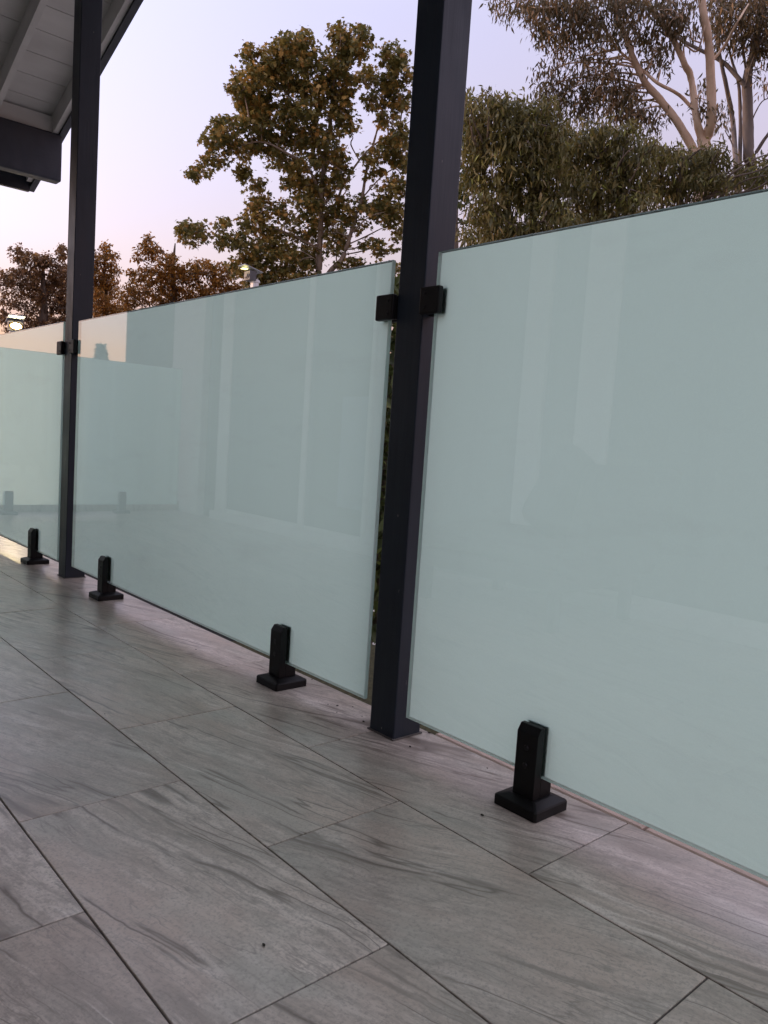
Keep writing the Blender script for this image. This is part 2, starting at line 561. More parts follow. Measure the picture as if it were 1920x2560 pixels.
# ------------------------------------------------------------------ glass panels
GY, GT = -0.060, 0.012
def pane_mesh(w, h):
    """local: x 0..w, y = front(-) .. back(+), z 0..h ; bevelled rim"""
    b = .0015
    t = GT / 2
    V = [(b, -t, b), (w - b, -t, b), (w - b, -t, h - b), (b, -t, h - b),
         (b, t, b), (w - b, t, b), (w - b, t, h - b), (b, t, h - b),
         (0, -t + b, 0), (w, -t + b, 0), (w, -t + b, h), (0, -t + b, h),
         (0, t - b, 0), (w, t - b, 0), (w, t - b, h), (0, t - b, h)]
    F = [(0, 1, 2, 3), (5, 4, 7, 6)]
    mi = [0, 1]
    for i in range(4):
        j = (i + 1) % 4
        F += [(i, 8 + i, 8 + j, j), (8 + i, 12 + i, 12 + j, 8 + j), (12 + i, 4 + i, 4 + j, 12 + j)]
        mi += [3, 3, 3] if i == 2 else [2, 2, 2]
    me = mesh_from("glass_screen", V, F, [M_GF, M_GB, M_GE, M_GT])
    bm = bmesh.new(); bm.from_mesh(me)
    for f in bm.faces:
        c = f.calc_center_median() - Vector((w / 2, 0, h / 2))
        if f.normal.dot(Vector((c.x / w, c.y / GT, c.z / h))) < 0:
            f.normal_flip()
    bm.to_mesh(me); bm.free()
    me.polygons.foreach_set("material_index", mi)
    return me
def panel(x0, x1, z0, z1, label):
    o = obj("glass_screen", pane_mesh(x1 - x0, z1 - z0), None, (x0, GY, z0))
    return tag(o, label, "glass screen", "frosted glass fence panels")
panel(-1.279, .76, .068, 1.142, "nearest frosted glass fence panel, right of the near dark post")
panel(-3.467, -1.432, .067, 1.144, "middle frosted glass panel between the two dark posts, reflecting the house door")
panel(-5.93, -3.652, .064, 1.153, "leftmost frosted glass panel, beyond the far dark post")
EX = -6.05
e = obj("glass_screen", pane_mesh(1.770, 1.13), None, (EX, -.14 - 1.70, .068))
e.rotation_euler = (0, 0, math.radians(90))
e.location = (EX, -1.86, .068)
e.rotation_euler = (0, 0, math.radians(90))
tag(e, "end glass panel at right angles, seen reflected in the middle and left panels", "glass screen", "frosted glass fence panels")

# ------------------------------------------------------------------ spigots
def spigot(loc, rz, label, grp="black floor spigots holding the glass"):
    t = empty("glass_spigot", loc)
    t.rotation_euler = (0, 0, rz)
    tag(t, label, "spigot", grp)
    # base cover: square, low hipped top
    bm = bmesh.new()
    rings = [(.0530, .0006), (.0530, .0180), (.0510, .0208), (.032, .0275)]
    R = []
    for h, z in rings:
        c = .004
        pts = [(-h + c, -h), (h - c, -h), (h, -h + c), (h, h - c), (h - c, h), (-h + c, h), (-h, h - c), (-h, -h + c)]
        R.append([bm.verts.new((x, y, z)) for x, y in pts])
    for a, b in zip(R, R[1:]):
        for i in range(8):
            bm.faces.new((a[i], a[(i + 1) % 8], b[(i + 1) % 8], b[i]))
    bm.faces.new(R[-1]); bm.faces.new(R[0][::-1])
    bmesh.ops.recalc_face_normals(bm, faces=bm.faces[:])
    bm_obj("base_cover", bm, M_BLACK, t)
    prism("body", [(-.0066, .027), (.029, .027), (.029, .0665), (-.0066, .0665)], 'x', -.0255, .0255, M_BLACK, t, .0012)
    for s, nm in ((-1, "front_jaw"), (1, "back_jaw")):
        z0 = .027 if s < 0 else .0672
        prof = [(s * .0068, z0), (s * .0068, .172), (s * .0185, .172), (s * .0285, .157), (s * .0285, z0)]
        prism(nm, prof, 'x', -.0255, .0255, M_BLACK, t, .0012)
        if s < 0:
            for z in (.092, .128):
                bm = bmesh.new()
                bmesh.ops.create_cone(bm, cap_ends=True, segments=16, radius1=.0058, radius2=.0048, depth=.0022,
                                      matrix=Matrix.Translation((0, s * .0296, z)) @ Matrix.Rotation(math.radians(90), 4, 'X'))
                bm_obj("screw", bm, M_SCREW, t)
    return t
spigot((-.9085, GY, 0), 0, "nearest black glass spigot, in front of the right glass panel")
spigot((-1.804, GY, 0), 0, "second black spigot, at the right end of the middle glass panel")
spigot((-3.083, GY, 0), 0, "third black spigot, just right of the far dark post")
spigot((-3.980, GY, 0), 0, "farthest black spigot, left of the far dark post")
spigot((EX, -.53, 0), math.radians(90), "left of the two grey spigots mirrored in the frosted glass")
spigot((EX, -1.38, 0), math.radians(90), "right one of the two grey spigots mirrored in the frosted glass")

# ------------------------------------------------------------------ clamps
def clamp(xp, side, zc, label, yc=GY):
    """fixed to the post face at xp, reaching along side (+1/-1)"""
    t = empty("glass_clamp", (xp, yc, zc))
    tag(t, label, "clamp", "black clamps fixing glass to posts")
    x0, x1 = sorted((side * .0012, side * .062))
    bm = box_bm(x0, x1, -.0225, -.0066, -.030, .030, .0035, 2)
    bm_obj("front_plate", bm, M_BLACK, t)
    bm = box_bm(x0, x1, .0066, .0225, -.030, .030, .0035, 2)
    bm_obj("back_plate", bm, M_BLACK, t)
    x0, x1 = sorted((side * .0008, side * .022))
    bm = box_bm(x0, x1, -.0064, .0064, -.027, .027, .001, 1)
    bm_obj("mount_block", bm, M_BLACK, t)
    for z in (-.015, .015):
        bm = bmesh.new()
        bmesh.ops.create_cone(bm, cap_ends=True, segments=12, radius1=.0042, radius2=.0036, depth=.0016,
                              matrix=Matrix.Translation((side * .018, -.0232, z)) @ Matrix.Rotation(math.radians(90), 4, 'X'))
        bm_obj("screw", bm, M_BLACK, t)
    return t
clamp(-1.3138, 1, 1.034, "black clamp on the right side of the near post")
clamp(-1.3138 - PW, -1, 1.030, "black clamp on the left side of the near post")
clamp(-3.5368, 1, 1.034, "black clamp on the right side of the far post")
clamp(-3.5368 - PW, -1, 1.034, "clamp on the left side of the far post, half hidden")

# ------------------------------------------------------------------ house
house = empty("house", (-2, -2.0, 0))
tag(house, "house with white board soffit, dark roof beam and white door trim", "house")
def hb(name, ext, mat, parent=house, bev=0.0):
    """part of the house given in world coordinates"""
    x0, x1, y0, y1, z0, z1 = ext
    bx, by, bz = house.location
    return bm_obj(name, box_bm(x0 - bx, x1 - bx, y0 - by, y1 - by, z0 - bz, z1 - bz, bev), mat, parent)
YW = -2.0
# gable wall behind the camera, seen reflected in the glass
bx, by, bz = house.location
RX = -3.70                      # ridge of the porch gable, over the far post
REND = -.78                     # its right eave
prof = [(-6.43 - bx, GZ - .05), (3.70 - bx, GZ - .05), (3.70 - bx, 2.62), (-.97 - bx, 2.62), (RX - bx, roof_z(RX) + .1), (-6.43 - bx, 2.62)]
hb("dark_strip", (-5.813, -5.612, YW + .001, YW + .012, .002, 2.5), M_STUCCO2)  # flat dark strip set on the wall between pilaster and door
prism("wall", prof, 'y', -.22, 0, M_STUCCO, house)
# trim boards and pilasters
hb("pilaster", (-6.425, -6.125, YW + .002, YW + .045, .002, 2.55), M_TRIM)
hb("pilaster", (-6.115, -5.815, YW + .002, YW + .075, .002, 2.6), M_TRIM)
def door(x0, x1, xm, label=None):
    fr = hb("sliding_door", (x0, x1, YW + .002, YW + .03, .002, 2.12), M_TRIM)
    hb("pane", (x0 + .20, xm - .03, YW + .0305, YW + .036, .10, 2.02), M_DOORGLASS, fr)
    hb("pane", (xm + .03, x1 - .18, YW + .0305, YW + .036, .10, 2.02), M_DOORGLASS, fr)
    for a, b, y1 in ((x0 + .165, x0 + .20, .05), (xm - .03, xm + .03, .05), (x1 - .18, x1 - .145, .05)):
        hb("stile", (a, b, YW + .0305, YW + y1, .07, 2.05), M_TRIM, fr)
    hb("sill", (x0, x1, YW + .031, YW + .075, .003, .069), M_TRIM, fr)
    return fr
door(-5.61, -3.55, -4.39)
hb("blind", (-4.0, -3.74, YW + .0365, YW + .040, .267, .982), M_BLIND, house)
door(-2.215, .6, -.7)
hb("corner_board", (-2.56, -2.42, YW + .002, YW + .028, .002, 2.6), M_TRIM)

# roof over the patio: boards on rafters, rising from the beam towards the ridge
roof = prism("roof", [(-6.62 - bx, roof_z(-6.62) + .185), (RX - bx, roof_z(RX) + .185), (REND - bx, roof_z(REND) + .185),
                      (REND - bx, roof_z(REND) + .26), (RX - bx, roof_z(RX) + .26), (-6.62 - bx, roof_z(-6.62) + .26)],
             'y', -2.0, .709 - by, M_SHINGLE, house)
SL = math.atan(.38)
bw = .185
xk = -5.93 - bw * 3
nb = 0
board_me = None
while xk < RX - .05:
    a, b = xk + .0025, min(xk + bw - .0025, RX - .01)
    za, zb = roof_z(a) + .14, roof_z(b) + .14
    P = [(a - bx, za), (b - bx, zb), (b - bx, zb + .02), (a - bx, za + .02)]
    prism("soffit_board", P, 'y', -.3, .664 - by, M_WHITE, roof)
    xk += bw
xk = RX + .02
while xk < REND - bw:
    a, b = xk + .0025, xk + bw - .0025
    za, zb = roof_z(a) + .14, roof_z(b) + .14
    prism("soffit_board", [(a - bx, za), (b - bx, zb), (b - bx, zb + .02), (a - bx, za + .02)], 'y', -.3, .664 - by, M_WHITE, roof)
    xk += bw
for y in (.6265, .216, -.19, -.60, -1.00, -1.41, -1.82):
    for (xa, xb) in ((-6.58, RX - .01), (RX + .01, REND - .04)):
        P = [(xa - bx, roof_z(xa)), (xb - bx, roof_z(xb)), (xb - bx, roof_z(xb) + .139), (xa - bx, roof_z(xa) + .139)]
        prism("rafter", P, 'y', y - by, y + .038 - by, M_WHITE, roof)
# dark barge board and eave fascia
for (xa, xb) in ((-6.66, RX), (RX, REND + .03)):
    P = [(xa - bx, roof_z(xa) - .02), (xb - bx, roof_z(xb) - .02), (xb - bx, roof_z(xb) + .27), (xa - bx, roof_z(xa) + .27)]
    prism("barge_board", P, 'y', .6655 - by, .708 - by, M_BEAM, roof)
fz = roof_z(-6.62)
hb("eave_fascia", (-6.66, -6.622, -2.0, .664, fz - .045, fz + .26), M_BEAM, roof)
hb("eave_trim", (-6.70, -6.661, -2.0, .60, fz + .01, fz + .20), M_BEAM, roof)
# blocking between rafters above the beam
ys = [.6265, .216, -.19, -.60, -1.00, -1.41, -1.82]
for y1, y0 in zip(ys, ys[1:]):
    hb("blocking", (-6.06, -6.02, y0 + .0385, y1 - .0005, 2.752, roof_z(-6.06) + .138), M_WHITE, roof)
# the big beam, sawn faces slightly uneven
bmB = box_bm(-6.09 - bx, -5.985 - bx, -2.0 - by, .690 - by, 2.42, 2.748, .012, 2)
bm_obj("beam", bmB, M_BEAM, house)

bmB = box_bm(-1.41 - bx, -1.306 - bx, -2.0 - by, .690 - by, 2.42, 2.748, .012, 2)
bm_obj("beam", bmB, M_BEAM, house)
hb("shading_eave", (-.74, 3.75, -2.5, -1.3, 2.66, 2.80), M_WHITE)  # unseen eave added, its depth set to shade the near floor

# garden wall carrying on past the house corner
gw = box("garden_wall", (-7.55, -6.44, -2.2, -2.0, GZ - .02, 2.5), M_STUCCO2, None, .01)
tag(gw, "dark grey green stucco wall mirrored at the top of the middle glass panel", "wall")

# ------------------------------------------------------------------ patio chair (only seen as a faint reflection)
ch = empty("patio_chair", (-2.15, -1.62, 0))
tag(ch, "low cushioned patio lounge chair mirrored faintly in the nearest glass panel", "chair")
box("seat", (-.42, .38, -.30, .30, .16, .24), M_WICKER, ch, .02)
box("seat_cushion", (-.45, .36, -.28, .28, .242, .35), M_CUSHION, ch, .045, seg=3)
b_ = box("backrest", (-.05, .05, -.30, .30, 0, .46), M_WICKER, ch, .03)
b_.location = (.40, 0, .225); b_.rotation_euler = (0, math.radians(12), 0)
p_ = box("pillow", (-.07, .07, -.21, .21, -.19, .19), M_CUSHION, ch, .065, seg=3)
p_.location = (.20, .02, .52); p_.rotation_euler = (math.radians(24), math.radians(14), 0)
for sx in (-.38, .34):
    for sy in (-.26, .26):
        box("leg", (sx - .022, sx + .022, sy - .022, sy + .022, .0006, .159), M_WICKER, ch, .004)

# ------------------------------------------------------------------ crumbs of dirt on the tiles (tiny, a few)
crumbs = []
for (px, py) in ((820, 1762), (843, 1766), (882, 1768), (842, 1782), (905, 1792), (909, 1805), (1073, 1834), (1218, 1922), (1025, 1868),
                 (990, 1780), (262, 1786), (660, 2365), (1205, 2040), (490, 1625), (780, 1700)):
    d = ray(px, py)
    t = (0.0 - CAM.z) / d.z
    p = CAM + d * t
    bm = bmesh.new()
    s = random.uniform(.0016, .0034)
    bmesh.ops.create_icosphere(bm, subdivisions=1, radius=s)
    for v in bm.verts:
        v.co = Vector((v.co.x * random.uniform(.8, 2.0), v.co.y * random.uniform(.6, 1.2), v.co.z * random.uniform(.4, .7) + s * .5))
    crumbs.append((bm, p))
for bm, p in crumbs:
    o = bm_obj("dirt_crumb", bm, M_DEBRIS, None, (p.x, p.y, .0008))
    tag(o, "tiny dark crumb of dirt lying on the tiles near the fence", "debris", "dirt crumbs on the tiles")

# ------------------------------------------------------------------ trees
def star_leaf():
    """five-lobed leaf, unit size, stalk at origin, blade towards +y"""
    pts = [(0, 0), (.22, .02), (.52, .12), (.30, .34), (.50, .66), (.17, .60), (0, 1.0), (-.17, .60), (-.50, .66), (-.30, .34), (-.52, .12), (-.22, .02)]
    V = np.array([(x, y, -.22 * x * x * 2 - .18 * y * y) for x, y in pts] + [(0, .38, .02)])
    n = len(pts)
    F = [(i, (i + 1) % n, n) for i in range(n)]
    return V, F
def oval_leaf():
    pts = [(0, 0), (.24, .28), (.22, .66), (0, 1.0), (-.22, .66), (-.24, .28)]
    V = np.array([(x, y, .25 * abs(x) - .2 * y * y) for x, y in pts])
    return V, [(0, 1, 2, 3), (0, 3, 4, 5)]
def lance_leaf():
    pts = [(0, 0), (.11, .25), (.12, .5), (.0, 1.0), (-.12, .5), (-.11, .25)]
    V = np.array([(x + .12 * y * y, y, .3 * abs(x) - .15 * y * y) for x, y in pts])
    return V, [(0, 1, 2, 5), (5, 2, 4), (2, 3, 4)]

def rot_frames(n, droop, spread):
    """random leaf frames: y axis = blade direction"""
    az = rng.uniform(0, 2 * np.pi, n)
    el = np.radians(rng.normal(droop, spread, n))
    y = np.stack([np.cos(az) * np.cos(el), np.sin(az) * np.cos(el), np.sin(el)], 1)
    up = rng.normal(0, .55, (n, 3)) + np.array([0, 0, 1.0])
    x = np.cross(y, up)
    x /= np.linalg.norm(x, axis=1)[:, None] + 1e-9
    z = np.cross(x, y)
    return np.stack([x, y, z], 1)            # (n,3,3) rows are axes

def leaves_mesh(name, centers, sizes, tint, leaf, droop, spread, mat):
    V, F = leaf
    n = len(centers)
    fr = rot_frames(n, droop, spread)
    P = np.einsum('vk,nkj->nvj', V, fr) * sizes[:, None, None] + centers[:, None, :]
    nv = len(V)
    flat = P.reshape(-1, 3)
    lens = np.array([len(f) for f in F])
    idx = np.concatenate([np.array(f) for f in F])
    allidx = (idx[None, :] + (np.arange(n) * nv)[:, None]).ravel()
    nf = len(F)
    starts1 = np.concatenate([[0], np.cumsum(lens)[:-1]])
    tot = lens.sum()
    starts = (starts1[None, :] + (np.arange(n) * tot)[:, None]).ravel()
    me = bpy.data.meshes.new(name)
    me.vertices.add(len(flat))
    me.vertices.foreach_set("co", flat.ravel().astype(np.float32))
    me.loops.add(len(allidx))
    me.loops.foreach_set("vertex_index", allidx.astype(np.int32))
    me.polygons.add(n * nf)
    me.polygons.foreach_set("loop_start", starts.astype(np.int32))
    me.polygons.foreach_set("loop_total", np.tile(lens, n).astype(np.int32))
    a = me.attributes.new("tint", 'FLOAT', 'FACE')
    a.data.foreach_set("value", np.repeat(tint, nf).astype(np.float32))
    me.materials.append(mat)
    me.update(calc_edges=True)
    me.validate()
    return me

class Wood:
    def __init__(self):
        self.V, self.F = [], []
    def tube(self, pts, radii, sides=7):
        pts = [Vector(p) for p in pts]
        # smooth by Catmull-Rom
        P, Rr = [], []
        n = len(pts)
        for i in range(n - 1):
            p0, p1, p2, p3 = pts[max(i - 1, 0)], pts[i], pts[i + 1], pts[min(i + 2, n - 1)]
            st = 4 if n > 2 else 1
            for s in range(st):
                t = s / st
                P.append(.5 * ((2 * p1) + (p2 - p0) * t + (2 * p0 - 5 * p1 + 4 * p2 - p3) * t * t + (3 * p1 - p0 - 3 * p2 + p3) * t ** 3))
                Rr.append(radii[i] * (1 - t) + radii[i + 1] * t)
        P.append(pts[-1]); Rr.append(radii[-1])
        b0 = len(self.V)
        for i, p in enumerate(P):
            d = (P[min(i + 1, len(P) - 1)] - P[max(i - 1, 0)]).normalized()
            a = d.cross(Vector((.31, .17, .93)) if abs(d.z) < .9 else Vector((1, 0, 0))).normalized()
            b = d.cross(a)
            for s in range(sides):
                an = 2 * math.pi * s / sides
                rr = Rr[i] * (1 + .10 * math.sin(i * 1.3 + s * 2.1))
                self.V.append(tuple(p + (a * math.cos(an) + b * math.sin(an)) * rr))
        for i in range(len(P) - 1):
            for s in range(sides):
                s2 = (s + 1) % sides
                self.F.append((b0 + i * sides + s, b0 + i * sides + s2, b0 + (i + 1) * sides + s2, b0 + (i + 1) * sides + s))
        top = b0 + (len(P) - 1) * sides
        self.F.append(tuple(range(top, top + sides)))
    def build(self, name, mat, parent):
        return obj(name, mesh_from(name, self.V, self.F, mat, True), parent)

def wander(a, b, n=3, amp=.08):
    a, b = Vector(a), Vector(b)
    L = (b - a).length
    out = [a]
    for i in range(1, n):
        t = i / n
        out.append(a.lerp(b, t) + Vector(rng.normal(0, amp * L, 3)) + Vector((0, 0, .08 * L * math.sin(t * math.pi))))
    out.append(b)
    return out

def np_at(px, py, dist):
    px = np.asarray(px, float); py = np.asarray(py, float); dist = np.asarray(dist, float)
    f, r_, u_, c_ = (np.array(v) for v in (FW, RT, UP, CAM))
    d = f + ((px - IW / 2) / FPX)[:, None] * r_ - ((py - IH / 2) / FPX)[:, None] * u_
    d /= np.linalg.norm(d, axis=1)[:, None]
    return c_ + d * dist[:, None]

def crown_points(lobes, dist, dens, clus_px, per, depth_k=1.0, flat=.75):
    """lobes: surveyed (x, y, rx, ry[, density]) in photo pixels; each becomes an ellipsoid of
    leaf clusters with real depth at the tree's distance"""
    pts, size_of, offs = [], [], []
    mpp = dist / FPX
    for lb in lobes:
        x, y, rx, ry = lb[:4]
        k = lb[4] if len(lb) > 4 else 1.0
        n = max(2, int(rx * ry * dens * k))
        u = rng.normal(0, 1, (n, 3))
        u /= np.linalg.norm(u, axis=1)[:, None]
        rad = rng.uniform(.25, 1.0, n) ** .6
        u *= rad[:, None]
        dd = dist + u[:, 2] * rx * mpp * depth_k + rng.normal(0, .25)
        c = np_at(x + u[:, 0] * rx, y + u[:, 1] * ry, dd)
        m = rng.poisson(per, n) + 2
        for i in range(n):
            q = rng.normal(0, 1, (m[i], 3)) * clus_px * mpp * np.array([.6, .6, .6 * flat])
            pts.append(c[i] + q)
            size_of.append(c[i])
            offs.append(np.full(m[i], rng.normal(0, .17)))
    return np.concatenate(pts), np.array(size_of), np.concatenate(offs)

def make_tree(name, label, cat, group, base, trunks, lobes, dist, dens, clus_px, per, leaf, lsize, droop, spread,
              leaf_mat, bark_mat, twigs=60, depth_k=1.0, twig_r=.012, tint_fn=None, rscale=1.0):
    t = empty(name, base)
    tag(t, label, cat, group)
    b = Vector(base)
    wd = Wood()
    nodes = []
    for pts, radii in trunks:
        wd.tube([Vector(p) - b for p in pts], [q * rscale for q in radii], 8)
        for i in range(len(pts) - 1):
            for s in (0, .35, .7):
                nodes.append(Vector(pts[i]).lerp(Vector(pts[i + 1]), s))
        nodes.append(Vector(pts[-1]))
    P, cl, toff = crown_points(lobes, dist, dens, clus_px, per, depth_k)
    # limbs to each lobe, twigs to some clusters
    ends = []
    for lb in lobes:
        c = at(lb[0], lb[1] + lb[3] * .3, dist + float(rng.normal(0, .4)))
        low = [n_ for n_ in nodes if n_.z < c.z + .3] or nodes
        nn = min(low, key=lambda q: (q - c).length + .5 * abs(q.z - c.z + 1.0))
        path = wander(nn, c, 3, .07)
        L = (c - nn).length
        wd.tube([p - b for p in path], [min(.035, .010 + .008 * L), .018, .013, .007], 5)
        ends += path[1:]
    sel = rng.choice(len(cl), min(twigs, len(cl)), replace=False)
    for i in sel:
        c = Vector(cl[i])
        nn = min(ends, key=lambda q: (q - c).length)
        if (nn - c).length < 1.1:
            wd.tube([p - b for p in wander(nn, c, 2, .10)], [twig_r, twig_r * .7, twig_r * .35], 4)
    wd.build("trunk", bark_mat, t)
    n = len(P)
    sizes = rng.uniform(.5, 1.3, n) * lsize
    tint = tint_fn(P) if tint_fn else np.clip(rng.normal(.43, .24, n) + toff, 0, 1)
    me = leaves_mesh("crown", P - np.array(base), sizes, tint, leaf, droop, spread, leaf_mat)
    o = obj("crown", me, t)
    o["kind"] = "stuff"
    return t

def ground_under(px, py, dist):
    p = at(px, py, dist)
    return Vector((p.x, p.y, GZ))

# --- the big sycamore
D = 21.0
s = .42194
def S(cx, cy): return (400 + s * cx, s * cy)
syc = [(1070,180,70,60),(1150,260,110,110),(860,230,50,80),(760,260,90,70),(540,300,55,60),(680,330,90,70),(850,350,130,90),(1050,350,110,100),(1380,330,85,90),(1420,430,75,100),
 (480,510,80,100),(590,430,110,110),(560,600,130,80),(720,480,120,100),(900,480,130,110),(1060,500,110,110),(1200,440,90,80,.7),(1430,600,60,70),(1280,600,90,60,.9),(1340,490,80,70),(1360,700,70,60,.8),(1380,850,70,60),
 (400,760,120,90),(560,720,130,90),(720,680,120,100),(880,640,120,100),(1050,640,100,80),(330,830,80,70),(470,870,110,70),(240,1030,95,45),(320,950,80,50),(500,1020,60,60),(640,840,110,80),(800,820,110,80),(950,800,110,90),(1100,740,80,70),(1430,780,55,80),
 (720,950,100,80),(860,960,110,80),(1000,930,110,90),(1280,920,110,60),(1420,920,60,90),(800,1080,90,80),(960,1090,110,80),(1080,1030,70,80),(1270,1040,70,50,.7),
 (1380,1120,90,80),(570,1120,60,60),(610,1210,100,70),(560,1320,110,80),(190,1380,100,80),(130,1340,50,40),(360,1330,70,45),(430,1420,100,70),(760,1250,90,70,.8),(880,1200,100,90),(1000,1200,90,80),(1150,1230,110,80),(1330,1230,130,90),(1400,1340,70,90),(700,1420,130,80),(880,1350,110,90),(1040,1330,110,90),(1180,1340,60,50,.7),(600,1500,140,100),(520,1590,130,90),(760,1540,130,90),(900,1500,80,80),(1050,1450,80,70),(1130,1560,90,50),(1250,1450,90,35),(1340,1490,70,35),(1380,1600,60,50),(700,1640,160,60),(620,1690,150,60),(880,1660,120,60),(1080,1640,120,50),(760,1780,170,80,.7),(1000,1760,170,80,.7),(1250,1720,140,80,.7),(560,1800,150,80,.7),(900,1900,200,80,.5),(1200,1880,170,80,.5)]
syc = [(*S(l[0], l[1]), l[2] * s, l[3] * s, *(l[4:])) for l in syc]
def T(pts, dist, jit=0.0):
    return [at(*S(*p), dist + (float(rng.normal(0, jit)) if jit else 0)) for p in pts]
gb = ground_under(*S(930, 1900), D)
tr = [([gb] + T([(930, 1750), (940, 1600), (945, 1480), (955, 1280), (970, 1000), (1005, 780), (1015, 640), (1030, 480), (1050, 330), (1070, 220)], D),
       [.24, .20, .18, .16, .135, .12, .105, .085, .06, .04, .02]),
      (T([(930, 1780), (1000, 1620), (1075, 1540), (1110, 1450), (1160, 1280), (1200, 1160), (1225, 1000), (1290, 760), (1330, 600), (1370, 420)], D, .1),
       [.15, .14, .13, .11, .09, .08, .07, .055, .04, .02]),
      (T([(955, 1300), (1040, 1210), (1085, 1100), (1180, 950), (1280, 850), (1480, 720)], D, .2), [.09, .075, .06, .05, .04, .02]),
      (T([(960, 1180), (880, 1000), (740, 900), (600, 840), (440, 880), (250, 1000)], D, .2), [.08, .07, .055, .045, .03, .015]),
      (T([(975, 960), (860, 720), (760, 560), (640, 440), (540, 330)], D, .2), [.07, .06, .045, .03, .015]),
      (T([(945, 1480), (800, 1400), (620, 1350), (400, 1400), (200, 1390)], D, .2), [.08, .06, .05, .035, .015]),
      (T([(1210, 1160), (1300, 1060), (1400, 1000), (1450, 1100)], D, .1), [.04, .035, .03, .012])]
M_SYC = mat_leaf("sycamore_leaf", [(0, (0.103, 0.109, 0.033)), (.35, (0.205, 0.188, 0.056)), (.65, (0.357, 0.260, 0.073)), (.88, (0.579, 0.308, 0.084)), (1, (0.62, 0.40, 0.12))], .3)
M_SYCB = mat_bark("sycamore_bark", [(.3, (.16, .12, .09)), (.55, (.36, .28, .22)), (.75, (.5, .42, .35))], 2.2)
make_tree("sycamore_tree", "tall sycamore with green and brown star leaves behind the middle glass panel", "tree", "trees beyond the fence",
          gb, tr, syc, D, .026, 11.5, 10, star_leaf(), .105, -25, 34, M_SYC, M_SYCB, 300, rscale=.48)

# --- autumn-coloured trees at the left
M_RUST = mat_leaf("rust_leaf", [(0, (0.107, 0.065, 0.041)), (.4, (0.229, 0.123, 0.069)), (.75, (0.363, 0.207, 0.100)), (1, (0.607, 0.351, 0.142))], .3)
M_ORNG = mat_leaf("orange_leaf", [(0, (0.142, 0.084, 0.025)), (.4, (0.331, 0.156, 0.038)), (.75, (0.537, 0.239, 0.044)), (1, (0.820, 0.421, 0.083))], .35)
M_TWIG = mat_bark("grey_twig_bark", [(.3, (.10, .075, .06)), (.7, (.22, .17, .14))], 4.0)
def small_tree(name, label, lobes, px, dist, leaf_mat, dens=.020):
    lobes = list(lobes) + [(px + dx, yy, 40, 30, .45) for yy in (850, 890, 930) for dx in (-75, -25, 25, 75)]
    g = ground_under(px, 900, dist)
    top = min(l[1] for l in lobes)
    tk = [([g, at(px, 850, dist), at(px + 6, 760, dist), at(px + 2, (760 + top) / 2, dist), at(px + 8, top + 12, dist)], [.16, .14, .10, .06, .015])]
    make_tree(name, label, "tree", "trees beyond the fence", g, tk, lobes, dist, dens * 4.0, 6.5, 9, oval_leaf(), .085, -20, 38, leaf_mat, M_TWIG, 150, twig_r=.010)
small_tree("rust_leaved_tree", "rust brown leafy tree at far left, behind the lit lamp",
  [(42,622,18,12,.8),(48,640,22,16,.8),(75,652,32,24),(110,655,32,24),(152,632,18,22),(22,692,30,26),(62,698,42,30),(110,705,42,34),(150,690,30,36),(28,745,38,32,.6),(80,755,48,34,.8),(130,750,44,36),(170,700,28,40),(170,760,30,40),(12,795,26,26,.6),(60,810,50,30),(130,810,50,30),(190,800,30,40)], 105, 25.0, M_RUST)
small_tree("orange_brown_tree", "narrow orange brown tree just right of the far dark post",
  [(266,615,13,14),(252,645,20,24),(276,650,22,24),(240,690,28,30),(280,688,24,28),(262,720,34,30),(246,752,32,34),(285,755,28,28),(222,720,26,40),(225,660,18,30),(262,790,44,34),(300,795,30,26)], 258, 26.5, M_ORNG)
small_tree("golden_orange_tree", "golden orange tree rising between the far post and the sycamore",
  [(371,596,10,14),(362,618,22,18,.8),(385,632,26,20),(350,640,18,18,.6),(420,655,32,22),(340,690,26,26,.6),(378,692,36,30,.9),(430,695,42,30),(470,678,36,26),(512,672,36,26),(555,690,40,34),(320,730,26,22,.6),(350,735,36,26),(410,740,46,30),(480,728,48,34),(545,735,46,30),(600,735,40,30),(330,775,40,24),(420,785,60,26),(520,780,60,26)], 430, 23.5, M_ORNG)

# --- eucalypts at the right
D2 = 19.0
s3 = .49427
def Q(cx, cy): return (1100 + s3 * cx, s3 * cy)
def TQ(pts, dist, jit=0.0):
    return [at(*Q(*p), dist + (float(rng.normal(0, jit)) if jit else 0)) for p in pts]
def QL(L): return [(*Q(l[0], l[1]), l[2] * s3, l[3] * s3, *(l[4:])) for l in L]
M_EUC = mat_leaf("eucalypt_leaf", [(0, (0.071, 0.059, 0.031)), (.5, (0.143, 0.106, 0.052)), (.8, (0.239, 0.147, 0.071)), (1, (0.406, 0.242, 0.119))], .3)
M_EUCB = mat_bark("eucalypt_lit_bark", [(.3, (.40, .27, .18)), (.5, (.66, .49, .36)), (.72, (.80, .64, .49))], 1.6)  # pale bark with the warm sunset glow put into its colour
M_EUCB2 = mat_bark("eucalypt_shaded_bark", [(.3, (.12, .10, .09)), (.6, (.25, .21, .19)), (.8, (.34, .29, .26))], 1.6)  # shaded copy: shade on the far trunk put into greyer bark
g1 = ground_under(*Q(1320, 1300), D2)
